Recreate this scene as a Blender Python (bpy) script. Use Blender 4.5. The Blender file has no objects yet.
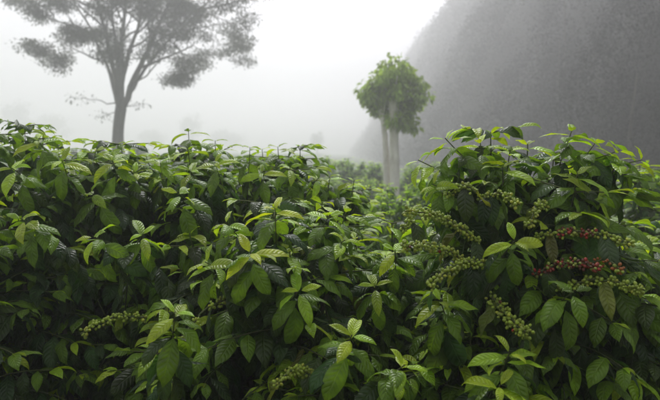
import bpy, math, random
import numpy as np
from mathutils import Matrix, Vector

R = math.radians
scene = bpy.context.scene
col = scene.collection

# ------------------------------------------------------------------ camera
CAM_Z = 1.75
F = 571.0                      # focal length in pixels of a 660 px wide frame
PITCH = math.atan(50 / F)
cam_d = bpy.data.cameras.new('camera')
cam_d.sensor_width = 36.0
cam_d.lens = F / 660 * 36.0
cam_d.clip_start = 0.05
cam_d.clip_end = 2000
cam_d.dof.use_dof = True
cam_d.dof.focus_distance = 2.1
cam_d.dof.aperture_fstop = 3.2
cam = bpy.data.objects.new('camera', cam_d)
cam.location = (0, 0, CAM_Z)
cam.rotation_euler = (math.pi / 2 - PITCH, 0, 0)
col.objects.link(cam)
scene.camera = cam

# ------------------------------------------------------------------ sky
SUN_EL, SUN_AZ = R(46), R(-2)          # azimuth from +Y towards +X
w = bpy.data.worlds.new('World'); scene.world = w; w.use_nodes = True
nt = w.node_tree; nt.nodes.clear()
sk = nt.nodes.new('ShaderNodeTexSky'); sk.sky_type = 'NISHITA'; sk.sun_disc = False
sk.sun_elevation = SUN_EL; sk.sun_rotation = SUN_AZ
sk.air_density = 1.0; sk.dust_density = 4.0; sk.ozone_density = 1.0
hs = nt.nodes.new('ShaderNodeHueSaturation'); hs.inputs['Saturation'].default_value = 0.05
bg = nt.nodes.new('ShaderNodeBackground'); bg.inputs['Strength'].default_value = 0.13
wo = nt.nodes.new('ShaderNodeOutputWorld')
nt.links.new(sk.outputs[0], hs.inputs['Color']); 
cl = nt.nodes.new('ShaderNodeMix'); cl.data_type = 'RGBA'; cl.blend_type = 'MULTIPLY'; cl.inputs[0].default_value = 1
cl.inputs[7].default_value = (.992, .975, 1.035, 1)          # cool cloud light
nt.links.new(hs.outputs[0], cl.inputs[6]); nt.links.new(cl.outputs[2], bg.inputs['Color'])
nt.links.new(bg.outputs[0], wo.inputs['Surface'])

# ------------------------------------------------------------------ sun (veiled by fog)
sl = bpy.data.lights.new('sun', 'SUN'); sl.energy = 1.5; sl.angle = R(20); sl.color = (1, 0.99, 0.97)
so = bpy.data.objects.new('sun', sl); col.objects.link(so)
sdir = Vector((math.sin(SUN_AZ) * math.cos(SUN_EL), math.cos(SUN_AZ) * math.cos(SUN_EL), math.sin(SUN_EL)))
so.rotation_euler = sdir.to_track_quat('Z', 'Y').to_euler()
so.location = (0, 0, 60)

# ------------------------------------------------------------------ exposure and sampling
scene.view_settings.view_transform = 'Standard'
scene.view_settings.look = 'None'
scene.view_settings.gamma = 1.0
scene.view_settings.exposure = 0.48
scene.view_settings.use_curve_mapping = False
scene.render.engine = 'CYCLES'
scene.cycles.use_denoising = True
scene.cycles.max_bounces = 8
scene.cycles.diffuse_bounces = 3
scene.cycles.glossy_bounces = 2
scene.cycles.transmission_bounces = 4
scene.cycles.volume_bounces = 4

HAZE_DENSITY = 0.0068


def at(px, py, depth):
    """world point seen at a photo pixel (660x400), `depth` metres along +Y"""
    v = Vector(((px - 330) / F, (200 - py) / F, -1))
    d = cam.rotation_euler.to_matrix() @ v
    s = depth / d.y
    return np.array([d.x * s, d.y * s, CAM_Z + d.z * s])


# ------------------------------------------------------------------ materials
def new_mat(name):
    m = bpy.data.materials.new(name); m.use_nodes = True
    t = m.node_tree; t.nodes.clear()
    return m, t, t.nodes.new('ShaderNodeOutputMaterial')


def mth(t, op, a, b=None, c=None):
    n = t.nodes.new('ShaderNodeMath'); n.operation = op
    for i, v in enumerate((a, b, c)):
        if v is None: continue
        if isinstance(v, (int, float)): n.inputs[i].default_value = v
        else: t.links.new(v, n.inputs[i])
    return n.outputs[0]


def mixc(t, fac, a, b, mode='MIX'):
    n = t.nodes.new('ShaderNodeMix'); n.data_type = 'RGBA'; n.blend_type = mode
    for s, v in ((n.inputs[0], fac), (n.inputs[6], a), (n.inputs[7], b)):
        if isinstance(v, (int, float)): s.default_value = v
        elif isinstance(v, tuple): s.default_value = (*v, 1)
        else: t.links.new(v, s)
    return n.outputs[2]


def leaf_material(name, source, rough=0.36, spec=0.5, veins=True, transl=0.34, relief=0.6):
    m, t, out = new_mat(name)
    if source == 'object':
        oi = t.nodes.new('ShaderNodeObjectInfo'); colr = oi.outputs['Color']; rnd = oi.outputs['Random']
    else:
        an = t.nodes.new('ShaderNodeAttribute'); an.attribute_name = 'leafcol'; colr = an.outputs['Color']; rnd = None
    geo = t.nodes.new('ShaderNodeNewGeometry')
    nz = t.nodes.new('ShaderNodeTexNoise'); nz.inputs['Scale'].default_value = 35; nz.inputs['Detail'].default_value = 3
    t.links.new(geo.outputs['Position'], nz.inputs['Vector'])
    mot = t.nodes.new('ShaderNodeMapRange')
    mot.inputs[1].default_value = .3; mot.inputs[2].default_value = .7; mot.inputs[3].default_value = .78; mot.inputs[4].default_value = 1.22
    t.links.new(nz.outputs['Fac'], mot.inputs[0])
    c = mixc(t, 1.0, colr, (1, 1, 1), 'MULTIPLY')
    vm = t.nodes.new('ShaderNodeVectorMath'); vm.operation = 'SCALE'
    t.links.new(c, vm.inputs[0]); t.links.new(mot.outputs[0], vm.inputs['Scale'])
    c = vm.outputs[0]
    p = t.nodes.new('ShaderNodeBsdfPrincipled')
    p.inputs['Roughness'].default_value = rough
    p.inputs['Specular IOR Level'].default_value = spec
    nrm = None
    if veins:
        uv = t.nodes.new('ShaderNodeUVMap'); uv.uv_map = 'UVMap'
        sp = t.nodes.new('ShaderNodeSeparateXYZ'); t.links.new(uv.outputs[0], sp.inputs[0])
        a = mth(t, 'ABSOLUTE', mth(t, 'MULTIPLY_ADD', sp.outputs[0], 2.0, -1.0))
        s = mth(t, 'MULTIPLY_ADD', a, -0.16, sp.outputs[1])
        s = mth(t, 'ABSOLUTE', mth(t, 'SINE', mth(t, 'MULTIPLY', s, math.pi * 8.5)))
        pil = mth(t, 'POWER', s, 0.55)                       # quilted between side veins
        rib = t.nodes.new('ShaderNodeMapRange'); rib.interpolation_type = 'SMOOTHSTEP'
        rib.inputs[1].default_value = 0.0; rib.inputs[2].default_value = 0.13
        t.links.new(a, rib.inputs[0])
        edge = mth(t, 'SUBTRACT', 1.0, mth(t, 'POWER', a, 4.0))
        h = mth(t, 'MULTIPLY', mth(t, 'MULTIPLY', pil, rib.outputs[0]), edge)
        b = t.nodes.new('ShaderNodeBump'); b.inputs['Strength'].default_value = relief
        b.inputs['Distance'].default_value = 0.006
        t.links.new(h, b.inputs['Height']); nrm = b.outputs[0]
        t.links.new(nrm, p.inputs['Normal'])
        # veins are paler than the blade
        vein = mth(t, 'SUBTRACT', 1.0, mth(t, 'MULTIPLY', mth(t, 'SMOOTH_MIN', mth(t, 'MULTIPLY', s, 4.0), 1.0, 0.2), rib.outputs[0]))
        vein = mth(t, 'MULTIPLY', mth(t, 'MAXIMUM', vein, 0.0), 0.22)
        pale = t.nodes.new('ShaderNodeVectorMath'); pale.operation = 'MULTIPLY_ADD'
        t.links.new(c, pale.inputs[0]); pale.inputs[1].default_value = (1.6, 1.5, 1.4); pale.inputs[2].default_value = (.02, .025, .01)
        c = mixc(t, vein, c, pale.outputs[0])
    sn = t.nodes.new('ShaderNodeTexNoise'); sn.inputs['Scale'].default_value = 75; sn.inputs['Detail'].default_value = 4; sn.inputs['Roughness'].default_value = .7
    t.links.new(geo.outputs['Position'], sn.inputs['Vector'])
    spt = t.nodes.new('ShaderNodeMapRange'); spt.inputs[1].default_value = .665; spt.inputs[2].default_value = .70; spt.inputs[4].default_value = .75
    t.links.new(sn.outputs['Fac'], spt.inputs[0])
    c = mixc(t, spt.outputs[0], c, (.10, .07, .03))           # rust spots
    # the underside is paler and matter
    und = t.nodes.new('ShaderNodeVectorMath'); und.operation = 'MULTIPLY_ADD'
    t.links.new(c, und.inputs[0]); und.inputs[1].default_value = (1.15, 1.15, 1.2); und.inputs[2].default_value = (.015, .02, .008)
    c2 = mixc(t, geo.outputs['Backfacing'], c, und.outputs[0])
    t.links.new(c2, p.inputs['Base Color'])
    rr = mth(t, 'MULTIPLY_ADD', geo.outputs['Backfacing'], 0.25, rough)
    rr = mth(t, 'MULTIPLY_ADD', mth(t, 'SUBTRACT', nz.outputs['Fac'], .5), 0.3, rr)
    t.links.new(rr, p.inputs['Roughness'])
    tr = t.nodes.new('ShaderNodeBsdfTranslucent')
    tc = t.nodes.new('ShaderNodeVectorMath'); tc.operation = 'MULTIPLY'
    t.links.new(c, tc.inputs[0]); tc.inputs[1].default_value = (2.0, 1.9, 0.8)
    t.links.new(tc.outputs[0], tr.inputs['Color'])
    if nrm: t.links.new(nrm, tr.inputs['Normal'])
    mx = t.nodes.new('ShaderNodeMixShader'); mx.inputs[0].default_value = transl
    t.links.new(p.outputs[0], mx.inputs[1]); t.links.new(tr.outputs[0], mx.inputs[2])
    t.links.new(mx.outputs[0], out.inputs['Surface'])
    return m


def noise_material(name, c1, c2, scale, rough=0.85, bump=0.4, stretch=(1, 1, 1), dist=0.02, spec=0.3):
    m, t, out = new_mat(name)
    g = t.nodes.new('ShaderNodeNewGeometry')
    mp = t.nodes.new('ShaderNodeMapping'); mp.inputs['Scale'].default_value = stretch
    t.links.new(g.outputs['Position'], mp.inputs['Vector'])
    n = t.nodes.new('ShaderNodeTexNoise'); n.inputs['Scale'].default_value = scale; n.inputs['Detail'].default_value = 6
    n.inputs['Roughness'].default_value = .65
    t.links.new(mp.outputs[0], n.inputs['Vector'])
    mr = t.nodes.new('ShaderNodeMapRange'); mr.inputs[1].default_value = .32; mr.inputs[2].default_value = .68
    t.links.new(n.outputs['Fac'], mr.inputs[0])
    c = mixc(t, mr.outputs[0], c1, c2)
    p = t.nodes.new('ShaderNodeBsdfPrincipled'); p.inputs['Roughness'].default_value = rough
    p.inputs['Specular IOR Level'].default_value = spec
    t.links.new(c, p.inputs['Base Color'])
    b = t.nodes.new('ShaderNodeBump'); b.inputs['Strength'].default_value = bump; b.inputs['Distance'].default_value = dist
    t.links.new(n.outputs['Fac'], b.inputs['Height']); t.links.new(b.outputs[0], p.inputs['Normal'])
    t.links.new(p.outputs[0], out.inputs['Surface'])
    return m


M_LEAF = leaf_material('coffee_leaf', 'object')
M_FOL = leaf_material('coffee_foliage', 'attr')
M_TREEFOL = leaf_material('tree_foliage', 'attr', rough=.5, veins=False, transl=.35)
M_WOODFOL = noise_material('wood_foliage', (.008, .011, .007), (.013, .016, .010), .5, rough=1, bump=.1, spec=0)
M_TWIG = noise_material('twig', (.07, .11, .03), (.11, .11, .05), 60, bump=.3, dist=.002)
M_STEM = noise_material('coffee_stem', (.12, .10, .075), (.22, .19, .15), 40, bump=.6, stretch=(1, 1, .3), dist=.004)
M_BARK = noise_material('dark_bark', (.045, .04, .034), (.10, .09, .075), 3, bump=.8, stretch=(1, 1, .25), dist=.05)
M_PALE = noise_material('pale_bark', (.48, .45, .39), (.86, .84, .78), 3.5, bump=.9, stretch=(1, 1, .35), dist=.02)
M_FAINT = noise_material('far_foliage', (.03, .05, .02), (.06, .08, .03), 1.0, bump=.5)


def berry_material():
    m, t, out = new_mat('coffee_berry')
    a = t.nodes.new('ShaderNodeAttribute'); a.attribute_name = 'leafcol'
    g = t.nodes.new('ShaderNodeNewGeometry')
    n = t.nodes.new('ShaderNodeTexNoise'); n.inputs['Scale'].default_value = 160
    t.links.new(g.outputs['Position'], n.inputs['Vector'])
    c = mixc(t, mth(t, 'MULTIPLY', n.outputs['Fac'], .2), a.outputs['Color'], (.25, .25, .06))
    p = t.nodes.new('ShaderNodeBsdfPrincipled'); p.inputs['Roughness'].default_value = .42
    t.links.new(c, p.inputs['Base Color'])
    p.inputs['Subsurface Weight'].default_value = 0.0
    t.links.new(p.outputs[0], out.inputs['Surface'])
    return m


M_BERRY = berry_material()


def ground_material():
    m, t, out = new_mat('ground')
    g = t.nodes.new('ShaderNodeNewGeometry')
    n1 = t.nodes.new('ShaderNodeTexNoise'); n1.inputs['Scale'].default_value = .16; n1.inputs['Detail'].default_value = 5
    n2 = t.nodes.new('ShaderNodeTexNoise'); n2.inputs['Scale'].default_value = 9; n2.inputs['Detail'].default_value = 8
    for n in (n1, n2): t.links.new(g.outputs['Position'], n.inputs['Vector'])
    soil = mixc(t, n2.outputs['Fac'], (.03, .02, .012), (.10, .07, .045)); litter = mixc(t, n2.outputs['Fac'], (.009, .010, .007), (.016, .015, .010))
    green = mixc(t, n2.outputs['Fac'], (.05, .10, .02), (.13, .24, .05))
    mr = t.nodes.new('ShaderNodeMapRange'); mr.inputs[1].default_value = .38; mr.inputs[2].default_value = .5
    t.links.new(n1.outputs['Fac'], mr.inputs[0])
    sp = t.nodes.new('ShaderNodeSeparateXYZ'); t.links.new(g.outputs['Position'], sp.inputs[0])
    far = t.nodes.new('ShaderNodeMapRange'); far.inputs[1].default_value = 6; far.inputs[2].default_value = 9
    t.links.new(sp.outputs[1], far.inputs[0])
    hl = t.nodes.new('ShaderNodeMapRange'); hl.inputs[1].default_value = 9; hl.inputs[2].default_value = 12
    hl.inputs[3].default_value = 1; hl.inputs[4].default_value = 0
    t.links.new(sp.outputs[0], hl.inputs[0])
    c = mixc(t, mth(t, 'MULTIPLY', mth(t, 'MULTIPLY', mr.outputs[0], far.outputs[0]), hl.outputs[0]), mixc(t, hl.outputs[0], litter, soil), green)
    p = t.nodes.new('ShaderNodeBsdfPrincipled'); p.inputs['Roughness'].default_value = .95
    t.links.new(c, p.inputs['Base Color'])
    b = t.nodes.new('ShaderNodeBump'); b.inputs['Strength'].default_value = .7; b.inputs['Distance'].default_value = .06
    t.links.new(n2.outputs['Fac'], b.inputs['Height']); t.links.new(b.outputs[0], p.inputs['Normal'])
    t.links.new(p.outputs[0], out.inputs['Surface'])
    return m


M_GROUND = ground_material()


# ------------------------------------------------------------------ mesh helpers
def sm(a, b, x):
    t = np.clip((x - a) / (b - a), 0, 1)
    return t * t * (3 - 2 * t)


def make_mesh(name, V, faces, mat, smooth=True, colors=None, uvs=None):
    """faces: (n,3|4) int array; colors per vertex; uvs per vertex"""
    me = bpy.data.meshes.new(name)
    V = np.asarray(V, np.float32); faces = np.asarray(faces, np.int32)
    n, k = faces.shape
    me.vertices.add(len(V)); me.vertices.foreach_set('co', V.ravel())
    me.loops.add(n * k); me.loops.foreach_set('vertex_index', faces.ravel())
    me.polygons.add(n); me.polygons.foreach_set('loop_start', np.arange(0, n * k, k, dtype=np.int32))
    me.polygons.foreach_set('use_smooth', np.full(n, smooth))
    if uvs is not None:
        ul = me.uv_layers.new(name='UVMap')
        ul.data.foreach_set('uv', np.asarray(uvs, np.float32)[faces.ravel()].ravel())
    me.update(calc_edges=True)
    if colors is not None:
        at_ = me.attributes.new('leafcol', 'FLOAT_COLOR', 'POINT')
        c4 = np.ones((len(V), 4), np.float32); c4[:, :3] = colors
        at_.data.foreach_set('color', c4.ravel())
    me.materials.append(mat)
    return me


def link(name, me, parent=None, loc=None):
    o = bpy.data.objects.new(name, me); col.objects.link(o)
    if parent is not None: o.parent = parent
    if loc is not None: o.location = loc
    return o


def tag(o, label=None, cat=None, group=None, kind=None):
    if label: o['label'] = label
    if cat: o['category'] = cat
    if group: o['group'] = group
    if kind: o['kind'] = kind
    return o


def empty(name, loc):
    o = bpy.data.objects.new(name, None); col.objects.link(o); o.location = loc
    o.empty_display_size = .1
    return o


def tube_geo(paths, sides=6):
    """paths: list of (pts (n,3), radii (n,)) -> V, quads"""
    VV, FF, off = [], [], 0
    ang = np.arange(sides) / sides * 2 * math.pi
    for pts, rad in paths:
        pts = np.asarray(pts, float); rad = np.asarray(rad, float); n = len(pts)
        tan = np.gradient(pts, axis=0); tan /= np.linalg.norm(tan, axis=1)[:, None] + 1e-9
        ref = np.array([0.31, .95, .05]) if abs(tan[0][2]) > .7 else np.array([0, 0, 1.])
        u = np.cross(tan, ref); u /= np.linalg.norm(u, axis=1)[:, None] + 1e-9
        v = np.cross(tan, u)
        ring = pts[:, None] + rad[:, None, None] * (np.cos(ang)[None, :, None] * u[:, None] + np.sin(ang)[None, :, None] * v[:, None])
        VV.append(ring.reshape(-1, 3))
        i = np.arange(n - 1)[:, None] * sides; j = np.arange(sides)[None]; k = (j + 1) % sides
        q = np.stack([i + j, i + k, i + sides + k, i + sides + j], -1).reshape(-1, 4) + off
        FF.append(q); off += n * sides
    return np.concatenate(VV), np.concatenate(FF)


def smooth_path(keys, n, rng=None, wob=0.0):
    keys = np.asarray(keys, float)
    t = np.linspace(0, len(keys) - 1, n)
    P = np.vstack([2 * keys[0] - keys[1], keys, 2 * keys[-1] - keys[-2]])
    out = []
    for x in t:
        i = min(int(x), len(keys) - 2); f = x - i
        p0, p1, p2, p3 = P[i], P[i + 1], P[i + 2], P[i + 3]
        out.append(.5 * ((2 * p1) + (-p0 + p2) * f + (2 * p0 - 5 * p1 + 4 * p2 - p3) * f * f + (-p0 + 3 * p1 - 3 * p2 + p3) * f ** 3))
    out = np.array(out)
    if rng is not None and wob > 0:
        w_ = rng.normal(0, wob, out.shape); w_[0] = 0; w_[-1] = 0
        out += w_
    return out


# ------------------------------------------------------------------ the coffee leaf
def leaf_shape(nl, na, bend, fold, wave, twist, phase, tipcurl=0.0):
    """unit leaf: base at origin, grows along +Y, upper side +Z"""
    t = np.linspace(0, 1, nl + 1)
    wd = 0.212 * np.sin(math.pi * np.clip(t, 0, 1) ** 0.88) ** 0.82
    wd = np.where(t > .8, wd * (1 - .45 * ((t - .8) / .2)), wd)          # drawn-out tip
    wd = np.maximum(wd, 0.008); wd[-1] = .002
    ang = -bend * (t ** 1.3) - tipcurl * np.clip((t - .7) / .3, 0, 1) ** 2
    dy = np.cos(ang); dz = np.sin(ang)
    y = np.concatenate([[0], np.cumsum((dy[1:] + dy[:-1]) / 2 / nl)])
    z = np.concatenate([[0], np.cumsum((dz[1:] + dz[:-1]) / 2 / nl)])
    s = np.linspace(-1, 1, na + 1)
    V = np.zeros((nl + 1, na + 1, 3)); UV = np.zeros((nl + 1, na + 1, 2))
    for i in range(nl + 1):
        x = s * wd[i] * math.cos(fold)
        up = np.abs(s) * wd[i] * math.sin(fold) - .55 * wd[i] * np.abs(s) ** 2.2 * .6
        up = up + wave * wd[i] * s * s * np.sin(t[i] * 11.5 + phase + (s > 0) * 1.3) * 1.2
        tw = twist * t[i]
        x, up = x * math.cos(tw) - up * math.sin(tw), x * math.sin(tw) + up * math.cos(tw)
        V[i, :, 0] = x
        V[i, :, 1] = y[i] - math.sin(ang[i]) * up
        V[i, :, 2] = z[i] + math.cos(ang[i]) * up
        UV[i, :, 0] = (s + 1) / 2; UV[i, :, 1] = t[i]
    i = np.arange(nl)[:, None] * (na + 1); j = np.arange(na)[None]
    Q = np.stack([i + j, i + j + 1, i + j + na + 2, i + j + na + 1], -1).reshape(-1, 4)
    return V.reshape(-1, 3), Q, UV.reshape(-1, 2)


vr = random.Random(4)
VARIANTS = []      # (bend, fold, wave, twist, phase, tipcurl)
for k in range(10):   # grown leaves, arching and drooping
    VARIANTS.append((R(vr.uniform(28, 85)), R(vr.uniform(8, 28)), vr.uniform(.08, .24), R(vr.uniform(-28, 28)), vr.uniform(0, 6), R(vr.uniform(0, 35))))
for k in range(4):    # young leaves, folded and straighter
    VARIANTS.append((R(vr.uniform(25, 70)), R(vr.uniform(20, 40)), vr.uniform(.05, .15), R(vr.uniform(-15, 15)), vr.uniform(0, 6), R(vr.uniform(0, 25))))
for k in range(2):    # withered, hanging
    VARIANTS.append((R(vr.uniform(10, 30)), R(vr.uniform(30, 50)), vr.uniform(.25, .4), R(vr.uniform(-60, 60)), vr.uniform(0, 6), R(20)))
FINE = [leaf_shape(9, 4, *v) for v in VARIANTS]
COARSE = [leaf_shape(5, 2, *v) for v in VARIANTS]
SAMPLE = [leaf_shape(12, 5, *v) for v in VARIANTS]
LEAF_MESH = [make_mesh('leaf', V, Q, M_LEAF, uvs=UV) for V, Q, UV in FINE]


class Bush:
    def __init__(s, name, seed, base, H, Rr, label=None):
        s.rng = np.random.default_rng(seed); s.base = np.array(base, float); s.H = H; s.R = Rr
        s.P, s.D, s.N, s.L, s.K, s.C = [], [], [], [], [], []
        s.stems, s.twigs, s.fruit = [], [], []
        s.name, s.label = name, label

    # --- one leaf
    def leaf(s, p, d, n, L, age, kind=None):
        r = s.rng
        d = d / (np.linalg.norm(d) + 1e-9)
        n = n - d * np.dot(n, d); n = n / (np.linalg.norm(n) + 1e-9)
        if age == 'young':
            k = 10 + r.integers(4); c = np.array([.36, .49, .018]) * r.uniform(.7, 1.25) * np.array([r.uniform(.78, 1.05), 1, 1])
        elif age == 'flush':
            k = 10 + r.integers(4); c = np.array([.50, .60, .03]) * r.uniform(.85, 1.1)
        elif age == 'mid':
            k = r.integers(10); c = np.array([.135, .245, .015]) * r.uniform(.75, 1.3)
        elif age == 'old':
            k = 14 + r.integers(2); c = np.array([.19, .24, .028]) * r.uniform(.6, 1.3) * np.array([1, r.uniform(.85, 1.1), 1])
        else:
            k = r.integers(10); c = np.array([.038, .084, .017]) * r.uniform(.65, 1.45) * np.array([r.uniform(.8, 1.35), 1, r.uniform(.8, 1.2)])
        s.P.append(p); s.D.append(d); s.N.append(n); s.L.append(L); s.K.append(int(k)); s.C.append(c)

    # --- opposite leaf pairs along a side branch
    def branch(s, pts, leaf_from, tip=True, size=.15, dense=.056, tipage='young', droop=1.0, bare=False):
        r = s.rng; pts = np.asarray(pts)
        seg = np.linalg.norm(np.diff(pts, axis=0), axis=1); cum = np.concatenate([[0], np.cumsum(seg)]); tot = cum[-1]
        s.twigs.append((pts, np.linspace(.0042, .0018, len(pts))))
        up = np.array([0, 0, 1.])
        x = leaf_from * tot + r.uniform(0, .03)
        while x < tot - .02 and not bare:
            f = x / tot
            p = np.array([np.interp(x, cum, pts[:, a]) for a in range(3)])
            i = min(np.searchsorted(cum, x), len(pts) - 1); tn = pts[i] - pts[i - 1]; tn = tn / (np.linalg.norm(tn) + 1e-9)
            sd = np.cross(tn, up); sd = sd / (np.linalg.norm(sd) + 1e-9)
            for sg in (-1, 1):
                if r.random() < .06: continue
                near = tot - x
                dz = -(.16 + 1.2 * min(near / .3, 1)) * droop * r.uniform(.5, 1.4)
                d = sd * sg * r.uniform(.65, 1.0) + tn * r.uniform(.35, .8) + up * dz
                n = up + sd * sg * .35 + r.normal(0, .28, 3)
                L = size * r.uniform(.6, 1.18) * (.78 if near < .06 else 1)
                age = 'mature'
                if near < .07 and (tipage == 'young' or r.random() < .35): age = 'mid' if r.random() < .8 else 'young'
                elif near < .16 and r.random() < .28: age = 'mid'
                elif r.random() < .012: age = 'old'
                s.leaf(p + sd * sg * .008, d, n, L, age)
            x += dense * r.uniform(.75, 1.25)
        if tip:
            tn = pts[-1] - pts[-2]; tn = tn / np.linalg.norm(tn)
            sd = np.cross(tn, up); sd = sd / (np.linalg.norm(sd) + 1e-9)
            ta = 'young' if tipage == 'young' and r.random() < .75 else 'mid'
            for sg in (-1, 1):
                d = tn * .8 + sd * sg * r.uniform(.4, .8) + up * r.uniform(-.1, .3)
                s.leaf(pts[-1], d, up + sd * sg * .3 + r.normal(0, .2, 3), size * r.uniform(.55, .85), ta)
            if r.random() < .5:
                for sg in (-1, 1):
                    s.leaf(pts[-1], tn + sd * sg * .25 + up * .35, up, size * r.uniform(.25, .42), 'young')

    def rosette(s, p, tn, size=.13, bright=1.0):
        """leaf pairs crowning an upright shoot"""
        r = s.rng; up = np.array([0, 0, 1.])
        tn = tn / np.linalg.norm(tn); a0 = r.uniform(0, 6.28)
        e1 = np.cross(tn, [.2, .9, .1]); e1 /= np.linalg.norm(e1); e2 = np.cross(tn, e1)
        for lv, (dp, el, sz, age) in enumerate(((-.22, -1.5, 1.0, 'mature'), (-.17, -1.2, 1.1, 'mature'), (-.125, -.9, 1.1, 'mature'), (-.085, -.6, 1.12, 'mid'), (-.05, -.28, 1.02, 'mid'), (-.02, .02, .85, 'young'), (-.004, .5, .5, 'young'))):
            if age == 'young': age = 'flush' if bright > 1 else 'mid' if r.random() > bright else 'young'
            for k in range(2):
                a = a0 + lv * math.pi / 2 + k * math.pi + r.normal(0, .2)
                h = e1 * math.cos(a) + e2 * math.sin(a)
                d = h + tn * (el + r.normal(0, .12))
                s.leaf(p + tn * dp + h * .006, d, tn - h * .15 + r.normal(0, .15, 3), size * sz * r.uniform(.85, 1.12), age)

    def shoot(s, tip, lean, length=.5, size=.13, bright=1.0, upright=True, droop=1.0):
        """a shoot whose tip stands at a chosen point"""
        tip = np.asarray(tip, float); lean = np.asarray(lean, float); lean /= np.linalg.norm(lean)
        a = tip - lean * length * .55 + np.array([0, 0, -.10 * length])
        b = a - lean * length * .45 + np.array([0, 0, -.5 * length])
        pts = smooth_path([b, a, tip], 12)
        tn = pts[-1] - pts[-2]
        s.branch(pts, .25, tip=False, size=size, droop=droop)
        s.rosette(tip, tn * (1 if upright else 1) / np.linalg.norm(tn) + np.array([0, 0, .55 if upright else .15]), size, bright)

    def grow(s, ns=5, vigor=1.0, size=.15, low=.22):
        r = s.rng; H, Rr = s.H, s.R
        for k in range(ns):
            a = k * 2.399 + r.uniform(-.4, .4); rad = Rr * (0 if k == 0 else r.uniform(.32, .62))
            Ht = H * (1 - .16 * (rad / Rr) ** 2) * r.uniform(.92, 1.02) if k else H * .97
            foot = s.base + np.array([math.cos(a), math.sin(a), 0]) * r.uniform(.02, .1)
            top = s.base + np.array([math.cos(a) * rad, math.sin(a) * rad, Ht])
            mid = foot * .45 + top * .55 + np.array([math.cos(a), math.sin(a), 0]) * -.10 * rad
            st = smooth_path([foot, mid, top], 22, r, .004)
            s.stems.append((st[:17], np.linspace(.021, .008, 17))); s.twigs.append((st[16:], np.linspace(.0075, .002, len(st) - 16)))
            z = low * Ht; az = r.uniform(0, 6.28)
            while z < Ht - .05:
                i = min(np.searchsorted(st[:, 2] - s.base[2], z), len(st) - 1); o = st[i]
                fz = z / Ht
                for sg in (0, math.pi):
                    ba = az + sg + r.normal(0, .25)
                    dirv = np.array([math.cos(ba), math.sin(ba)])
                    # reach to the bush's outline in this direction
                    oc = o[:2] - s.base[:2]
                    out = Rr * math.sqrt(max(0.05, 1 - max(0, (fz - .35) / .67) ** 3.2))
                    bq = np.dot(oc, dirv); cq = np.dot(oc, oc) - out * out
                    disc = bq * bq - cq
                    reach = (-bq + math.sqrt(disc)) if disc > 0 else .12
                    ln = min(reach, .72) * r.uniform(.78, 1.1)
                    ln = max(.11, min(ln, .15 if fz > .8 else .3 if fz > .6 else .5 if fz > .5 else .72))
                    n = max(4, int(ln / .05))
                    rise = r.uniform(.25, .75) * (.4 if fz > .6 else 1)
                    dd = np.array([dirv[0], dirv[1], rise]); dd /= np.linalg.norm(dd)
                    pts = [o.copy()]
                    for q in range(n):
                        dd = dd + np.array([0, 0, -.075]) * (1.0 if fz < .8 else .5) + r.normal(0, .03, 3); dd /= np.linalg.norm(dd)
                        pts.append(pts[-1] + dd * ln / n)
                    s.branch(np.array(pts), .02 if fz > .6 else .25 if ln < .4 else .4, size=size * (.8 if fz > .92 else 1), tipage='young' if r.random() < (1 if fz > .78 else .5 if fz > .5 else .15) else 'mid', droop=.06 if fz > .75 else .7 if fz > .6 else 1.0)
                z += .085 * r.uniform(.8, 1.2) / vigor
                az += math.pi / 2 + r.normal(0, .25)
            s.rosette(st[-1], st[-1] - st[-3], size, bright=.95)

    def fruiting(s, a, b, n, cols, sag=.03, spread=.0132, leaves=3):
        """a bearing branch from a to b, berries packed round its nodes"""
        r = s.rng; a = np.asarray(a, float); b = np.asarray(b, float)
        pts = smooth_path([a, (a + b) / 2 + np.array([0, 0, sag]), b], 14, r, .002)
        ber = []
        nodes = max(4, int(np.linalg.norm(b - a) / .033))
        for q in range(int(n * 1.35)):
            f = (r.integers(nodes) + .5) / nodes + r.normal(0, .011); f = min(max(f, 0), 1)
            x = f * (len(pts) - 1); i = min(int(x), len(pts) - 2); p = pts[i] * (1 - x + i) + pts[i + 1] * (x - i)
            for attempt in range(14):
                v = r.normal(0, 1, 3); v /= np.linalg.norm(v)
                pp = p + v * spread * r.uniform(.55, 1.35) + np.array([0, 0, -.003])
                if all(np.linalg.norm(pp - o_[0]) > .0090 for o_ in ber): break
            else: continue
            ber.append((pp, v, .0056 * r.uniform(.72, 1.15), cols(f, r)))
        s.fruit.append((pts, ber))
        for q in range(leaves):
            f = r.uniform(.05, .95); i = int(f * (len(pts) - 1)); sgn = 1 if r.random() < .5 else -1
            tn = pts[-1] - pts[0]; tn /= np.linalg.norm(tn); sd = np.cross(tn, [0, 0, 1.]) * sgn
            s.leaf(pts[i], sd * r.uniform(.3, .9) + np.array([0, 0, -r.uniform(.5, 1.2)]) + tn * .3, np.array([0, 0, 1.]) + sd * .5 + np.array([0, -.4, 0]), .13 * r.uniform(.8, 1.15), 'old' if r.random() < .22 else 'mature')

    def arrays(s):
        P, D, N = np.array(s.P), np.array(s.D), np.array(s.N)
        L, K, C = np.array(s.L), np.array(s.K), np.array(s.C)
        X = np.cross(D, N)
        M = np.stack([X, D, N], axis=2)           # columns: across, along, normal
        return P, M, L, K, C


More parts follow.
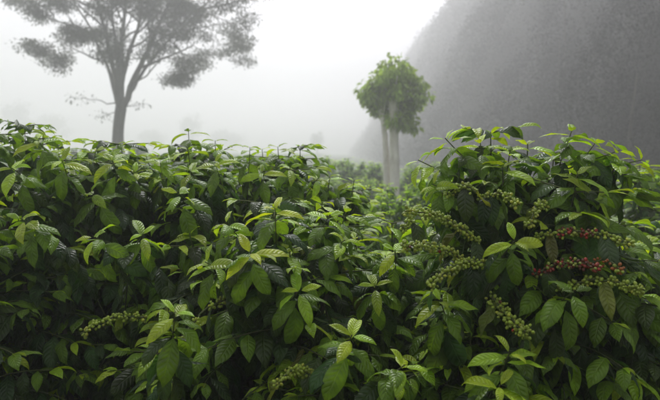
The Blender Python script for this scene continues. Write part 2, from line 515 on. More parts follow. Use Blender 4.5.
def leaf_soup(P, M, L, K, C, shapes):
    """one mesh from many leaves"""
    VV, FF, CC, UU, off = [], [], [], [], 0
    for k in range(len(shapes)):
        idx = np.where(K == k)[0]
        if not len(idx): continue
        V, Q, UV = shapes[k]
        W = np.einsum('nij,vj->nvi', M[idx] * L[idx, None, None], V) + P[idx, None]
        nv = len(V)
        VV.append(W.reshape(-1, 3)); CC.append(np.repeat(C[idx], nv, axis=0)); UU.append(np.tile(UV, (len(idx), 1)))
        FF.append((Q[None] + (np.arange(len(idx)) * nv)[:, None, None] + off).reshape(-1, 4)); off += nv * len(idx)
    return np.concatenate(VV), np.concatenate(FF), np.concatenate(CC), np.concatenate(UU)


# ------------------------------------------------------------------ terrain
def terrain(x, y):
    x = np.asarray(x, float); y = np.asarray(y, float)
    z = -1.1 * sm(5, 17, y) * sm(-6, 0, x)
    z = z + .5 * sm(18, 50, y) * sm(2, -10, x) * sm(400, 60, y)
    hill = 46 * np.clip((x - 13.6 + .7 * np.sin(y * .09) + .5 * np.sin(y * .31 + x * .2)) / 23, 0, 1) * sm(19, 34, y + .3 * np.clip(x - 10, 0, 60)) * sm(400, 260, y)
    z = z + hill
    z = z + .12 * np.sin(x * .7 + 1) * np.sin(y * .55) * sm(4, 12, y)
    return z


gx = np.concatenate([np.linspace(-250, -40, 36)[:-1], np.linspace(-40, 60, 101)[:-1], np.linspace(60, 250, 32)])
gy = np.concatenate([np.linspace(-30, 0, 8)[:-1], np.linspace(0, 90, 91)[:-1], np.linspace(90, 410, 54)])
GX, GY = np.meshgrid(gx, gy)
GV = np.stack([GX, GY, terrain(GX, GY)], -1).reshape(-1, 3)
nx = len(gx); i = np.arange(len(gy) - 1)[:, None] * nx; j = np.arange(nx - 1)[None]
GQ = np.stack([i + j, i + j + 1, i + j + nx + 1, i + j + nx], -1).reshape(-1, 4)
tag(link('ground', make_mesh('ground', GV, GQ, M_GROUND)), 'dark soil and grass of the sloping coffee field', None, None, 'structure')

# ------------------------------------------------------------------ foreground coffee bushes
B = []


def bush(px, depth, ytop, Rr, label, ns=5, seed=1, vigor=1.0, size=.143, low=.22):
    t = at(px, ytop, depth)
    b = Bush('coffee_bush', seed, (t[0], t[1], float(terrain(t[0], t[1]))), t[2] - float(terrain(t[0], t[1])), Rr, label)
    b.grow(ns, vigor, size, low)
    B.append(b)
    return b


b1 = bush(24, 3.0, 115, .92, 'tall coffee bush at the left edge whose crest rises highest on that side', 8, 11, size=.15)
b2 = bush(120, 3.3, 143, .75, 'coffee bush with its crest just beneath the trunk of the tall misty tree', 8, 12, size=.15)
b3 = bush(215, 3.1, 130, .75, 'coffee bush on the long left-hand crest, just left of the small upright crest leaf', 8, 13, size=.15)
b5 = bush(262, 3.5, 140, .58, 'coffee bush forming the rounded shoulder that slopes down toward the two-stemmed tree', 8, 14, size=.15)
b4 = bush(272, 2.25, 194, .58, 'coffee bush in the centre with a yellow-green tip standing above its mound', 6, 15)
b6 = bush(75, 2.6, 238, .42, 'low coffee bush at lower left with a pale sprig over dark hollow', 4, 16, vigor=.7)
b0 = bush(-25, 2.3, 190, .5, 'coffee bush cut off by the left edge below the high crest', 5, 17)
b9 = bush(392, 2.6, 214, .48, 'coffee bush in the dip between the central mound and the berry bush', 5, 18)
b13 = bush(172, 1.95, 322, .30, 'low dark coffee bush at the bottom with an upright pale sprig', 3, 19, vigor=.7, size=.125)
b10 = bush(335, 1.95, 330, .36, 'low coffee bush at bottom centre with broad ribbed leaves', 5, 20, size=.128)
b7 = bush(528, 2.3, 130, .54, 'tall coffee bush laden with green and red berries', 9, 21, low=.30, size=.16)
b11 = bush(620, 2.25, 235, .42, 'coffee bush at lower right, beneath the red berries', 5, 22)
b12 = bush(470, 1.95, 322, .38, 'low coffee bush at the bottom below the berry branches', 5, 23, size=.13)
b8 = bush(640, 4.3, 158, 1.0, 'darker coffee bush behind the berry bush at the right edge', 6, 24)

b15 = bush(322, 3.3, 172, .42, 'small coffee bush stepping down from the left hedge toward the gap', 6, 26)
b14 = bush(682, 3.0, 205, .6, 'dark coffee bush cut off by the right edge, level with the red berries', 6, 25)

# shoots whose tips stand out in the photograph
def sh(b, px, py, d, lean, length=.5, size=.13, bright=1.0, **k):
    b.shoot(at(px, py, d), lean, length, size, bright, **k)


sh(b4, 275, 208, 1.9, (0, -.3, 1), .5, .13, 1.5)
sh(b4, 205, 262, 1.85, (-.6, -.6, .35), .5, .14)
sh(b4, 250, 252, 1.75, (-.1, -.8, .4), .5, .14, 1.5)
sh(b4, 300, 290, 1.75, (.3, -.8, .4), .45, .13)
sh(b4, 345, 240, 2.0, (.6, -.5, .4), .45, .13)
sh(b4, 225, 222, 2.0, (-.5, -.4, .6), .45, .13)
sh(b4, 330, 215, 2.1, (.5, -.3, .7), .45, .13)
sh(b6, 92, 236, 2.0, (-.5, -.6, .3), .5, .13)
sh(b6, 143, 234, 2.05, (.4, -.7, .3), .5, .12)
sh(b6, 20, 218, 2.1, (-.3, -.7, .4), .45, .13)
sh(b1, 38, 140, 2.5, (-.1, -.7, .6), .4, .14)
sh(b1, 12, 168, 2.3, (-.2, -.8, .4), .4, .14)
sh(b1, 62, 160, 2.4, (.2, -.8, .5), .4, .14)
sh(b2, 112, 160, 2.6, (0, -.7, .6), .4, .14)
sh(b2, 160, 163, 2.7, (.1, -.7, .6), .4, .13)
sh(b3, 215, 162, 2.5, (0, -.8, .5), .4, .14)
sh(b3, 178, 192, 2.3, (-.2, -.8, .4), .4, .14)
sh(b5, 290, 166, 2.9, (.1, -.7, .6), .4, .13)
sh(b5, 318, 178, 3.0, (.4, -.6, .5), .4, .13)
sh(b5, 262, 172, 2.8, (-.1, -.8, .5), .4, .13)
sh(b2, 90, 192, 2.5, (-.4, -.7, .4), .5, .14)
sh(b2, 135, 172, 2.7, (.1, -.8, .5), .5, .14)
sh(b3, 190, 170, 2.6, (-.1, -.8, .5), .5, .13)
sh(b3, 250, 147, 2.9, (.1, -.2, 1), .5, .11)
sh(b13, 175, 312, 1.6, (.2, -.4, .8), .45, .12)
sh(b10, 352, 335, 1.6, (.2, -.6, .6), .4, .13)
sh(b10, 405, 365, 1.6, (.5, -.5, .5), .4, .12)
sh(b12, 510, 352, 1.55, (.1, -.5, .7), .4, .13)
sh(b12, 500, 385, 1.5, (0, -.6, .6), .4, .13)
sh(b12, 440, 300, 1.75, (-.3, -.5, .6), .4, .13)
sh(b7, 445, 138, 2.1, (-.6, -.1, .5), .5, .13)
sh(b7, 418, 160, 2.1, (-.9, -.1, .3), .5, .13)
sh(b7, 572, 130, 2.15, (.2, -.2, .8), .5, .14)
sh(b7, 620, 150, 2.2, (.9, -.1, .25), .5, .14)
sh(b7, 432, 184, 2.0, (-.8, -.3, .25), .4, .13)
sh(b7, 424, 205, 2.05, (-.8, -.4, .2), .35, .12)
sh(b7, 642, 160, 2.2, (.95, -.1, .1), .5, .14)
sh(b7, 596, 142, 2.2, (.4, -.2, .6), .45, .14)
sh(b7, 480, 142, 2.15, (-.2, -.2, .7), .45, .14)
sh(b7, 600, 195, 2.0, (.7, -.6, .2), .45, .14)
sh(b7, 515, 240, 1.75, (0, -.8, .4), .4, .13)
sh(b7, 575, 290, 1.7, (.2, -.7, .5), .4, .13, bright=.6)
sh(b7, 510, 150, 2.1, (0, -.3, .8), .4, .13)
sh(b9, 395, 250, 2.1, (-.1, -.7, .5), .4, .12)
sh(b9, 375, 285, 1.95, (-.1, -.7, .5), .4, .12)


def green(f, r):
    c = np.array([.31, .42, .04]) * r.uniform(.6, 1.25)
    return c * np.array([1.3, 1.05, 1]) if r.random() < .15 else c


def red(f, r):
    q = r.random()
    if q < .35: return np.array([.3, .36, .06])
    if q < .52: return np.array([.10, .012, .015])
    return np.array([.36, .014, .02]) * r.uniform(.6, 1.3)


def ripening(f, r):
    return red(f, r) if .25 < f < .62 and r.random() < .75 else green(f, r)


def orange(f, r):
    return np.array([.36, .10, .02]) * r.uniform(.7, 1.2) if r.random() < .6 else green(f, r)


def few_red(f, r):
    return red(f, r) if r.random() < .07 else green(f, r)


def end_red(f, r):
    return red(f, r) if f > .75 and r.random() < .5 else green(f, r)


fr = b7.fruiting
fr(at(480, 242, 1.95), at(404, 211, 1.8), 120, green, leaves=5)
fr(at(476, 268, 1.9), at(402, 245, 1.75), 110, few_red, leaves=4)
fr(at(486, 262, 1.85), at(428, 287, 1.7), 80, green, leaves=3)
fr(at(535, 236, 1.95), at(634, 244, 1.8), 125, ripening, leaves=4)
fr(at(532, 275, 1.9), at(602, 268, 1.75), 80, red, leaves=3)
fr(at(585, 268, 1.85), at(622, 270, 1.75), 28, orange, leaves=1)
fr(at(556, 288, 1.85), at(645, 290, 1.7), 120, green, leaves=4)
fr(at(490, 295, 1.85), at(528, 334, 1.65), 85, few_red, sag=-.01, spread=.02, leaves=2)
fr(at(478, 200, 2.0), at(520, 205, 1.85), 60, green, leaves=3)
fr(at(445, 196, 2.0), at(476, 192, 1.9), 40, green, leaves=2)
fr(at(545, 205, 2.0), at(528, 225, 1.85), 45, green, leaves=2)
fr(at(420, 232, 1.95), at(402, 228, 1.85), 30, green, leaves=1)
b6.fruiting(at(150, 318, 2.0), at(80, 334, 1.8), 70, green, leaves=0)
b13.fruiting(at(225, 300, 1.9), at(178, 345, 1.7), 34, green, leaves=1)
b10.fruiting(at(310, 372, 1.75), at(276, 386, 1.6), 60, green, leaves=1)

# which leaves the photograph shows largest: a depth buffer over sample points
allP, allK, owner, local = [], [], [], []
BW, BH = 412, 250
zb = np.full(BW * BH, 1e9); pts_all = []
Rm = np.array(cam.rotation_euler.to_matrix())
for bi, b in enumerate(B):
    P, M, L, K, C = b.arrays()
    keep = np.linalg.norm(P - np.array([0, 0, CAM_Z]), axis=1) > 1.22     # nothing brushes the lens
    keep &= P[:, 2] > .12
    b.data = tuple(a[keep] for a in (P, M, L, K, C))
    P, M, L, K, C = b.data
    for k in range(len(SAMPLE)):
        idx = np.where(K == k)[0]
        if not len(idx): continue
        W = np.einsum('nij,vj->nvi', M[idx] * L[idx, None, None], SAMPLE[k][0]) + P[idx, None]
        q = (W.reshape(-1, 3) - np.array([0, 0, CAM_Z])) @ Rm
        dz = -q[:, 2]; u = ((q[:, 0] / dz * F + 330) / 660 * BW).astype(int); v = ((200 - q[:, 1] / dz * F) / 400 * BH).astype(int)
        ok = (dz > .2) & (u >= 0) & (u < BW) & (v >= 0) & (v < BH)
        ids = np.repeat(idx, W.shape[1])
        pts_all.append(np.stack([v[ok] * BW + u[ok], dz[ok], np.full(ok.sum(), bi), ids[ok]], 1))
A = np.concatenate(pts_all)
A = A[np.lexsort((A[:, 1], A[:, 0]))]
first = np.concatenate([[True], A[1:, 0] != A[:-1, 0]])
A = A[first]
tot_single = 0
for bi, b in enumerate(B):
    P, M, L, K, C = b.data
    cnt = np.bincount(A[A[:, 2] == bi][:, 3].astype(int), minlength=len(P))
    order = np.argsort(-cnt)[:300]
    order = order[cnt[order] >= 4]
    single = np.zeros(len(P), bool); single[order] = True
    root = empty(b.name, tuple(b.base)); b.root = root
    tag(root, b.label, 'bush', 'coffee bushes in the front row')
    base = b.base
    for st in b.stems:
        V, Q = tube_geo([st], 7); link('stem', make_mesh('stem', V - base, Q, M_STEM), root)
    V, Q = tube_geo(b.twigs, 4)
    tag(link('twigs', make_mesh('twigs', V - base, Q, M_TWIG), root), kind='stuff')
    for n_ in np.where(single)[0]:
        o = bpy.data.objects.new('leaf', LEAF_MESH[K[n_]])
        o.parent = root
        mt = np.eye(4); mt[:3, :3] = M[n_] * L[n_]; mt[:3, 3] = P[n_] - base
        o.matrix_local = Matrix(mt.tolist())
        o.color = (*C[n_], 1)
        col.objects.link(o)
    tot_single += int(single.sum())
    rest = ~single
    seen = rest & (cnt > 0)
    for msk, shp in ((seen, FINE), (rest & ~seen, COARSE)):
        if msk.sum() == 0: continue
        V, Q, CC, UU = leaf_soup(P[msk] - base, M[msk], L[msk], K[msk], C[msk], shp)
        tag(link('foliage', make_mesh('foliage', V, Q, M_FOL, colors=CC, uvs=UU), root), kind='stuff')
print('leaves', sum(len(b.data[0]) for b in B), 'single', tot_single, [len(b.data[0]) for b in B])

# berries
ico_v, ico_f = None, None
import bmesh
bm = bmesh.new(); bmesh.ops.create_icosphere(bm, subdivisions=2, radius=1)
bm.verts.ensure_lookup_table()
ico_v = np.array([v.co for v in bm.verts]); ico_f = np.array([[v.index for v in f.verts] for f in bm.faces]); bm.free()
for b in B:
    for pts, ber in b.fruit:
        V, Q = tube_geo([(pts, np.linspace(.0045, .002, len(pts)))], 6)
        br = link('fruiting_branch', make_mesh('fruiting_branch', V - b.base, Q, M_TWIG), b.root)
        VV, FF, CC = [], [], []
        for q, (p, v, rad, c) in enumerate(ber):
            e1 = np.cross(v, [.3, .2, .9]); e1 /= np.linalg.norm(e1); e2 = np.cross(v, e1)
            Mx = np.stack([e1 * rad * .93, e2 * rad * .93, v * rad * 1.18], 1)
            VV.append(ico_v @ Mx.T + p - b.base); FF.append(ico_f + q * len(ico_v))
            cc = np.tile(c, (len(ico_v), 1)); tipm = ico_v[:, 2] > .93; cc[tipm] *= .45
            CC.append(cc)
        tag(link('berry_cluster', make_mesh('berry_cluster', np.concatenate(VV), np.concatenate(FF), M_BERRY, colors=np.concatenate(CC)), br), kind='stuff')

# ------------------------------------------------------------------ coffee bushes farther back
def far_bush_meshes(seed, H, Rr, ns, size):
    b = Bush('coffee_bush', seed, (0, 0, 0), H, Rr); b.grow(ns, .8, size, .12)
    P, M, L, K, C = b.arrays()
    C = C * 1.5
    V, Q, CC, UU = leaf_soup(P, M, L, K, C, COARSE)
    fo = make_mesh('foliage', V, Q, M_FOL, colors=CC, uvs=UU)
    V, Q = tube_geo(b.stems + b.twigs[::2], 4)
    return fo, make_mesh('stem', V, Q, M_STEM)


FARM = [far_bush_meshes(70, 1.7, .95, 6, .16), far_bush_meshes(71, 1.5, 1.0, 6, .17), far_bush_meshes(72, 1.8, .9, 5, .16)]


def far_bush(x, y, label, group, sc=1.0, rz=0.0, k=0):
    o = empty('coffee_bush', (x, y, float(terrain(x, y)) - .03)); o.rotation_euler.z = rz; o.scale = (sc, sc, sc)
    tag(o, label, 'bush', group)
    tag(link('foliage', FARM[k][0], o), kind='stuff'); link('stem', FARM[k][1], o)
    return o


rr = random.Random(9)
FH = [m[0] for m in FARM]
FTOP = [max(v.co.z for v in m.vertices) for m in FH]


def mid_bush(px, ytop, d, label, k, wide=1.0, group='coffee bushes in the field behind'):
    """a field bush whose crest reaches the given height"""
    p = at(px, ytop, d); g0 = float(terrain(p[0], p[1])) - .03
    o = far_bush(p[0], p[1], label, group, 1.0, rr.uniform(0, 6.28), k)
    h = (p[2] - g0) / FTOP[k]; o.scale = (h * wide, h * wide, h)


mid_bush(348, 157, 27, 'dark coffee bush in the field row left of the two-stemmed tree', 0, .9)
mid_bush(371, 160, 29, 'hazy coffee bush touching the thinner pale trunk', 1, .9)
mid_bush(328, 155, 31, 'hazy coffee bush farthest left in the gap, under the small round ghostly tree', 2, .9)
mid_bush(412, 166, 25, 'hazy coffee bush in the field just right of the two-stemmed tree', 2, .9)
mid_bush(434, 160, 27, 'hazy coffee bush half hidden by the top left leaves of the berry bush', 0, .9)
mid_bush(360, 180, 8, 'coffee bush in the gap, beside the sloping shoulder of the left hedge', 1, .8)
mid_bush(414, 178, 9.5, 'coffee bush in the gap, between the pale trunks and the green berry branches', 0, .7)
mid_bush(442, 172, 8, 'coffee bush seen behind the upper left berry branches', 2, .8)
mid_bush(384, 192, 6.2, 'low coffee bush in the middle of the gap, in front of the pale trunks', 2, .8)
mid_bush(612, 176, 6.5, 'dim coffee bush behind the right-hand leaves of the berry bush', 1)
mid_bush(660, 166, 7.5, 'dim coffee bush rising behind the darker bush at the right edge', 0)
mid_bush(575, 168, 8.5, 'dim coffee bush hidden behind the crown of the berry bush', 2)
for row, y in enumerate((22, 26, 31, 37, 44)):
    for q, x in enumerate(np.arange(-.015 * y, .17 * y, 2.2)):
        far_bush(x + rr.uniform(-.4, .4), y + rr.uniform(-.6, .6), 'faint coffee bush in the misty rows beyond the two-stemmed tree', 'misty coffee bushes', rr.uniform(.9, 1.15), rr.uniform(0, 6.28), rr.randrange(3))
for px, d, lab in ((76, 50, 'dim bush left of the foot of the tall misty tree'), (101, 49, 'dim bush right against the left of the tall misty trunk'),
                   (134, 50, 'rounded dim bush right of the foot of the tall misty tree'), (143, 54, 'dim bush second to the right of the tall misty trunk')):
    mid_bush(px, 143 if px in (134, 101) else 147, d, lab, rr.randrange(3), .8, 'bushes at the tall tree')
for q, x in enumerate(np.arange(-3.6, 4.2, 1.25)):       # unseen row added behind the camera to darken the front faces
    far_bush(x + rr.uniform(-.15, .15), -1.9 + rr.uniform(-.15, .15), 'unseen coffee bush added behind the camera to shade the front bushes', 'unseen coffee bushes added for shade', rr.uniform(1.3, 1.4), rr.uniform(0, 6.28), rr.randrange(3))


# ------------------------------------------------------------------ trees
def leaf_quads(P, D, N, L, Wd, C):
    """folded lozenge leaves: 6 verts, 2 quads each"""
    D = D / np.linalg.norm(D, axis=1)[:, None]
    N = N - D * np.sum(N * D, 1)[:, None]; N /= np.linalg.norm(N, axis=1)[:, None] + 1e-9
    X = np.cross(D, N)
    L = L[:, None]; Wd = Wd[:, None]
    a = P; e = P + D * L - N * L * .12
    m1 = P + D * L * .35 + N * L * .05; m2 = P + D * L * .72
    l = P + D * L * .45 + X * Wd / 2 + N * L * .08; r_ = P + D * L * .45 - X * Wd / 2 + N * L * .08
    V = np.stack([a, l, e, r_, m1 - N * L * .02], 1)
    n = len(P); o = (np.arange(n) * 5)[:, None, None]
    Q = np.array([[0, 4, 2, 1], [0, 3, 2, 4]])[None] + o
    return V.reshape(-1, 3), Q.reshape(-1, 4), np.repeat(C, 5, axis=0)


def clump_leaves(rng, centres, radii, per, L, ratio, colour, flat=.6, hang=0.0):
    ps, ds, ns, ls, cs = [], [], [], [], []
    for c, rd in zip(centres, radii):
        n = max(3, int(per * rng.uniform(.6, 1.4)))
        v = rng.normal(0, 1, (n, 3)); v /= np.linalg.norm(v, axis=1)[:, None]
        v *= (rng.uniform(0, 1, n) ** .45)[:, None]
        v[:, 2] *= flat
        ps.append(c + v * rd)
        d = v + rng.normal(0, .5, (n, 3)); d[:, 2] -= hang; ds.append(d)
        ns.append(np.tile([0, 0, 1.], (n, 1)) + rng.normal(0, .5, (n, 3)))
        ls.append(L * rng.uniform(.6, 1.3, n))
        cs.append(colour * rng.uniform(.6, 1.4) * rng.uniform(.75, 1.3, (n, 1)))
    P, D, N, Ls, C = map(np.concatenate, (ps, ds, ns, ls, cs))
    return leaf_quads(P, D, N, Ls, Ls * ratio, C)


def ramify(rng, pts, rad, depth, out, tips, spread=.9, upw=.25, ratio=.62, kids=(3, 5), first=.35):
    """grow side branches off a limb; collect tubes and tip points"""
    pts = np.asarray(pts)
    if depth == 0:
        tips.append(pts[-1]); tips.append(pts[len(pts) // 2] * .4 + pts[-1] * .6); return
    tot = np.sum(np.linalg.norm(np.diff(pts, axis=0), axis=1))
    n = rng.integers(kids[0], kids[1] + 1)
    for q in range(n):
        f = first + (1 - first) * (q + rng.uniform(.2, 1)) / n; f = min(f, 1)
        x = f * (len(pts) - 1); i_ = min(int(x), len(pts) - 2); p = pts[i_] * (1 - x + i_) + pts[i_ + 1] * (x - i_)
        tn = pts[i_ + 1] - pts[i_]; tn /= np.linalg.norm(tn)
        v = rng.normal(0, 1, 3); v -= tn * np.dot(v, tn); v /= np.linalg.norm(v)
        d = tn * rng.uniform(.5, .9) + v * spread * rng.uniform(.6, 1.1) + np.array([0, 0, upw]); d /= np.linalg.norm(d)
        ln = tot * ratio * rng.uniform(.6, 1.1)
        k = smooth_path([p, p + d * ln * .5 + np.array([0, 0, .02 * ln]), p + d * ln + np.array([0, 0, .06 * ln])], 6, rng, .02 * ln)
        r0 = rad * (1 - .65 * f) * .62
        out.append((k, np.linspace(r0, r0 * .35, len(k))))
        ramify(rng, k, r0, depth - 1, out, tips, spread, upw, ratio, kids, .4)


# --- the tall shade tree fading into the fog
def tall_tree():
    d = 52.0; sc = d / 42
    rng = np.random.default_rng(5)
    base = at(118, 152, d); base[2] = float(terrain(base[0], base[1]))
    root = empty('shade_tree', tuple(base))
    tag(root, 'tall spreading shade tree dark in the fog at upper left', 'tree')
    def g(px, py, dd=0): return at(px, py, d + dd)
    trunk = smooth_path([base - np.array([0, 0, .15]), g(118, 138), g(119, 122, .1), g(121, 108)], 14)
    trd = sc * np.interp(np.linspace(0, 1, 14), [0, .12, .4, 1], [.6, .45, .4, .4])
    V, Q = tube_geo([(trunk, trd)], 14)
    link('trunk', make_mesh('trunk', V - base, Q, M_BARK), root)
    limbs = [
        ([g(119, 112), g(116, 85, -.5), g(110, 50, -1.5), g(98, 5, -3), g(88, -50, -4)], .22),
        ([g(121, 110), g(122, 75, .6), g(121, 40, 1.5), g(126, 0, 1), g(124, -60, 1)], .22),
        ([g(121, 112), g(130, 90), g(142, 62, -.5), g(160, 24, -1.5), g(182, -25, -2)], .26),
        ([g(118, 106), g(111, 78, 1.5), g(100, 48, 3), g(82, 15, 4.5), g(64, -15, 6)], .16),
        ([g(130, 92), g(140, 76, 1), g(154, 58, 2), g(180, 30, 4), g(215, -5, 5)], .16),
        ([g(120, 92), g(127, 60, -2), g(138, 25, -4), g(150, -35, -6)], .18),
        ([g(120, 104), g(118, 70, -1), g(114, 30, -3), g(108, -30, -5)], .17),
        ([g(104, 45, -1), g(86, 32, -2), g(66, 24, -3), g(44, 16, -3.5)], .11),
        ([g(164, 18, -1.5), g(190, 12, -1), g(225, 4, 0), g(272, -4, 1)], .11),
        ([g(178, -15, -2), g(205, -12, -2), g(236, -14, -2), g(266, -18, -2)], .11),
        ([g(152, 44, 1), g(170, 34, 2), g(200, 28, 3), g(234, 22, 3)], .09),
        ([g(158, 32, -1), g(172, 42, -2), g(180, 50, -2.5), g(187, 62, -3)], .08),
        ([g(112, 62, -1), g(98, 60, -2), g(80, 52, -3), g(58, 40, -3.5)], .08),
        ([g(98, 10, 1), g(75, 0, 2), g(56, -8, 2), g(40, -10, 2)], .10),
        ([g(132, 84), g(146, 76, -1), g(158, 62, -2), g(166, 52, -2.5)], .07),
        ([g(118, 102), g(108, 104, -.4), g(97, 100, -.8), g(80, 98, -1)], .05),
        ([g(121, 106), g(130, 106, -.4), g(140, 105, -.8)], .04),
        ([g(117, 110), g(110, 114, -.4), g(104, 116, -.6)], .035),
    ]
    tips, tubes = [], []
    for n_, (k, r0) in enumerate(limbs):
        r0 *= sc
        p = smooth_path(k, 12, rng, .05 if n_ < 6 else .03)
        V, Q = tube_geo([(p, np.linspace(r0, r0 * .3, 12))], 8)
        link('limb', make_mesh('limb', V - base, Q, M_BARK), root)
        if n_ < 15:
            big = n_ < 7
            ramify(rng, p, r0, 2 if n_ == 14 else 3, tubes, tips, spread=.95, upw=.10 if big else .0, ratio=.46 if big else .5, kids=(3, 5) if big else (3, 4), first=.36 if big else .25)
        else:
            tips.append(p[-1])
    V, Q = tube_geo(tubes, 5)
    tag(link('twigs', make_mesh('twigs', V - base, Q, M_BARK), root), kind='stuff')
    tips = np.array(tips)
    V, Q, C = clump_leaves(rng, tips, rng.uniform(.6, 1.45, len(tips)), 58, .25, .42, np.array([.028, .038, .018]), flat=.48, hang=.15)
    tag(link('crown', make_mesh('crown', V - base, Q, M_TREEFOL, colors=C), root), kind='stuff')
    print('tall tree tips', len(tips), 'quads', len(Q))


tall_tree()


# --- the two-stemmed tree in the field
def two_stem_tree():
    d = 24.0
    rng = np.random.default_rng(8)
    b1_ = at(393, 190, d); b2_ = at(387, 190, d + .3)
    base = np.array([(b1_[0] + b2_[0]) / 2, d, float(terrain(b1_[0], d))])
    root = empty('pollarded_tree', tuple(base))
    tag(root, 'round-headed tree on two pale trunks in the misty field', 'tree')
    g = lambda px, py, dd=0: at(px, py, d + dd)
    f1 = g(394.5, 190); f1[2] = base[2] - .1
    f2 = g(387, 190, .35); f2[2] = base[2] - .1
    t1 = smooth_path([f1, g(394.5, 165), g(393.5, 130), g(393, 105), g(395, 90)], 18, rng, .008)
    t2 = smooth_path([f2, g(386.5, 165, .35), g(385, 140, .35), g(383.5, 125, .35), g(380, 105, .3)], 18, rng, .01)
    for t_, r0, r1 in ((t1, .205, .165), (t2, .14, .10)):
        V, Q = tube_geo([(t_, np.linspace(r0, r1, 18) * (1 + .35 * np.exp(-np.linspace(0, 8, 18))))], 12)
        link('trunk', make_mesh('trunk', V - base, Q, M_PALE), root)
    tubes, tips = [], []
    ends = [(366, 100), (372, 80), (384, 68), (398, 66), (412, 72), (424, 88), (414, 104), (406, 122), (376, 112), (392, 82), (404, 90), (370, 92), (418, 96), (409, 126), (402, 112), (405, 118), (374, 104), (384, 84)]
    for q, (ex, ey) in enumerate(ends):
        st = t1[-4 - q % 4] if ex > 386 else t2[-2 - q % 3]
        ex, ey = 396 + (ex - 396) * .8, 88 + (ey - 88) * (.78 if ey < 110 else .95)
        e = g(ex, ey, rng.uniform(-.75, .75))
        k = smooth_path([st, (st + e) / 2 + np.array([0, 0, .12]), e], 7, rng, .02)
        V, Q = tube_geo([(k, np.linspace(.05, .018, 7))], 6)
        link('branch', make_mesh('branch', V - base, Q, M_PALE), root)
        ramify(rng, k, .03, 1, tubes, tips, spread=1.0, upw=.1, ratio=.42, kids=(4, 5), first=.35)
    V, Q = tube_geo(tubes, 4)
    tag(link('twigs', make_mesh('twigs', V - base, Q, M_PALE), root), kind='stuff')
    tips = np.array(tips)
    # big drooping leaves whorled at each twig end
    V, Q, C = clump_leaves(rng, tips, rng.uniform(.26, .44, len(tips)), 27, .29, .46, np.array([.21, .31, .05]), flat=.75, hang=.85)
    tag(link('crown', make_mesh('crown', V - base, Q, M_TREEFOL, colors=C), root), kind='stuff')


two_stem_tree()


# --- trees so far off that the fog almost swallows them
def far_tree(px, ybase, d, hpx, wpx, seed, label, trunk_px=.18):
    rng = np.random.default_rng(seed)
    p = at(px, ybase, d); s = d / F
    base = np.array([p[0], p[1], min(p[2], 99)]); gz = float(terrain(p[0], p[1])); base[2] = gz
    H = max(hpx * s + p[2] - gz, 2); Wd = wpx * s
    root = empty('distant_tree', tuple(base)); tag(root, label, 'tree', 'trees nearly lost in the fog')
    tr = smooth_path([[0, 0, -.2], [.02 * H, 0, H * .3], [-.01 * H, .01 * H, H * .8]], 8)
    V, Q = tube_geo([(tr, np.linspace(.035 * H, .012 * H, 8))], 8); link('trunk', make_mesh('trunk', V, Q, M_BARK), root)
    n = 46
    v = rng.normal(0, 1, (n, 3)); v /= np.linalg.norm(v, axis=1)[:, None]; v *= (rng.uniform(.15, 1, n) ** .5)[:, None]
    c0 = H - hpx * s * .5 * .95
    c = np.stack([v[:, 0] * Wd * .42, v[:, 1] * Wd * .42, c0 + v[:, 2] * hpx * s * .38], 1)
    tubes = [(smooth_path([tr[4 + k % 3], (tr[5] + c[k]) / 2, c[k]], 5), np.linspace(.012 * H, .004 * H, 5)) for k in range(14)]
    V, Q = tube_geo(tubes, 5); link('limb', make_mesh('limb', V, Q, M_BARK), root)
    V, Q, C = clump_leaves(rng, c, rng.uniform(.10, .2, n) * Wd, 60, .055 * Wd, .5, np.array([.04, .06, .025]), flat=.8)
    tag(link('crown', make_mesh('crown', V, Q, M_TREEFOL, colors=C), root), kind='stuff')


far_tree(192, 146, 325, 36, 26, 31, 'faint grey tree in the fog right of the tall tree')
far_tree(317, 150, 265, 20, 17, 32, 'small round ghostly tree in the fog at the middle of the skyline')
far_tree(50, 147, 340, 34, 44, 34, 'low faint tree mass in the fog between the left edge and the tall tree')
far_tree(152, 148, 350, 18, 30, 35, 'low ghostly tree in the fog close beside the tall trunk')
far_tree(228, 148, 355, 16, 40, 36, 'low wide ghostly tree in the fog above the hedge crest')
far_tree(20, 146, 320, 48, 40, 33, 'broad faint tree in the fog at the far left edge')


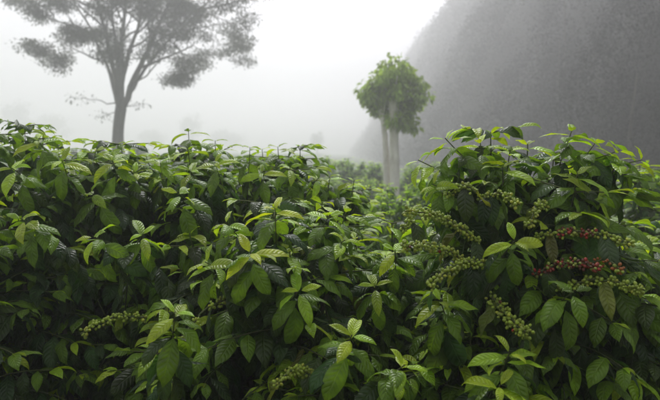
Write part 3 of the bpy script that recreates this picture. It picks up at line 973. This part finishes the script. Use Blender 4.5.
# --- dark wood on the steep slope at the right
def wood():
    rng = np.random.default_rng(77)
    n = 13000
    y = 20 + 330 * rng.random(n) ** 1.8; x = 12.5 + 28 * rng.random(n) ** 1.15
    ok = (x < .85 * y) & (x > 12.4 + 1.0 * rng.random(n)); x, y = x[ok], y[ok]
    z = terrain(x, y); up = rng.uniform(.2, 1, len(x)) ** .7 * (1.6 + 1.1 * np.sin(x * .9 + 1.3 * np.sin(y * .5)) + 1.0 * rng.random(len(x)))
    cs = np.stack([x, y, z + np.clip(up, .3, 9)], 1); rs = rng.uniform(.7, 1.5, len(x)) * (1 + y / 300)
    dist = np.hypot(x, y); parts = []
    for lo, hi, per, L in ((0, 34, 90, .12), (34, 50, 60, .17), (50, 80, 34, .26), (80, 140, 16, .5), (140, 500, 9, .8)):
        m_ = (dist >= lo) & (dist < hi)
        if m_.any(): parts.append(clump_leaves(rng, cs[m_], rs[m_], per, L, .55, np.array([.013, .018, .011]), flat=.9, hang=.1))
    off = np.cumsum([0] + [len(p[0]) for p in parts])
    V = np.concatenate([p[0] for p in parts]); C = np.concatenate([p[2] for p in parts])
    Q = np.concatenate([p[1] + off[i_] for i_, p in enumerate(parts)])
    print('wood quads', len(Q), 'top', V[:, 2].max())
    o = link('forest', make_mesh('forest', V, Q, M_WOODFOL, colors=C))
    tag(o, 'dark wooded slope looming through the fog at the right', 'forest', None, 'stuff')
    tubes = []
    for q in range(40):
        yy = rng.uniform(26, 90); xx = rng.uniform(14, 30)
        if xx > .8 * yy: continue
        zz = float(terrain(xx, yy)); h = rng.uniform(3, 6)
        tubes.append((np.array([[xx, yy, zz - .3], [xx + rng.normal(0, .1), yy, zz + h * .5], [xx + rng.normal(0, .25), yy, zz + h]]), np.array([.12, .09, .03])))
    V, Q = tube_geo(tubes, 7)
    tag(link('trunks', make_mesh('trunks', V, Q, M_BARK), o), kind='stuff')


wood()

# ------------------------------------------------------------------ the fog itself
hv = np.array([[x, y, z] for z in (-6, 58) for y in (-34, 414) for x in (-254, 254)], float)
hf = np.array([[0, 2, 3, 1], [4, 5, 7, 6], [0, 1, 5, 4], [2, 6, 7, 3], [0, 4, 6, 2], [1, 3, 7, 5]])
mh, t, out = new_mat('haze')
pv = t.nodes.new('ShaderNodeVolumePrincipled')
pv.inputs['Color'].default_value = (.985, .99, .995, 1); pv.inputs['Density'].default_value = HAZE_DENSITY
pv.inputs['Anisotropy'].default_value = .35
t.links.new(pv.outputs[0], out.inputs['Volume'])
tag(link('haze', make_mesh('haze', hv, hf, mh, smooth=False)), 'pale fog filling the valley', None, None, 'stuff')
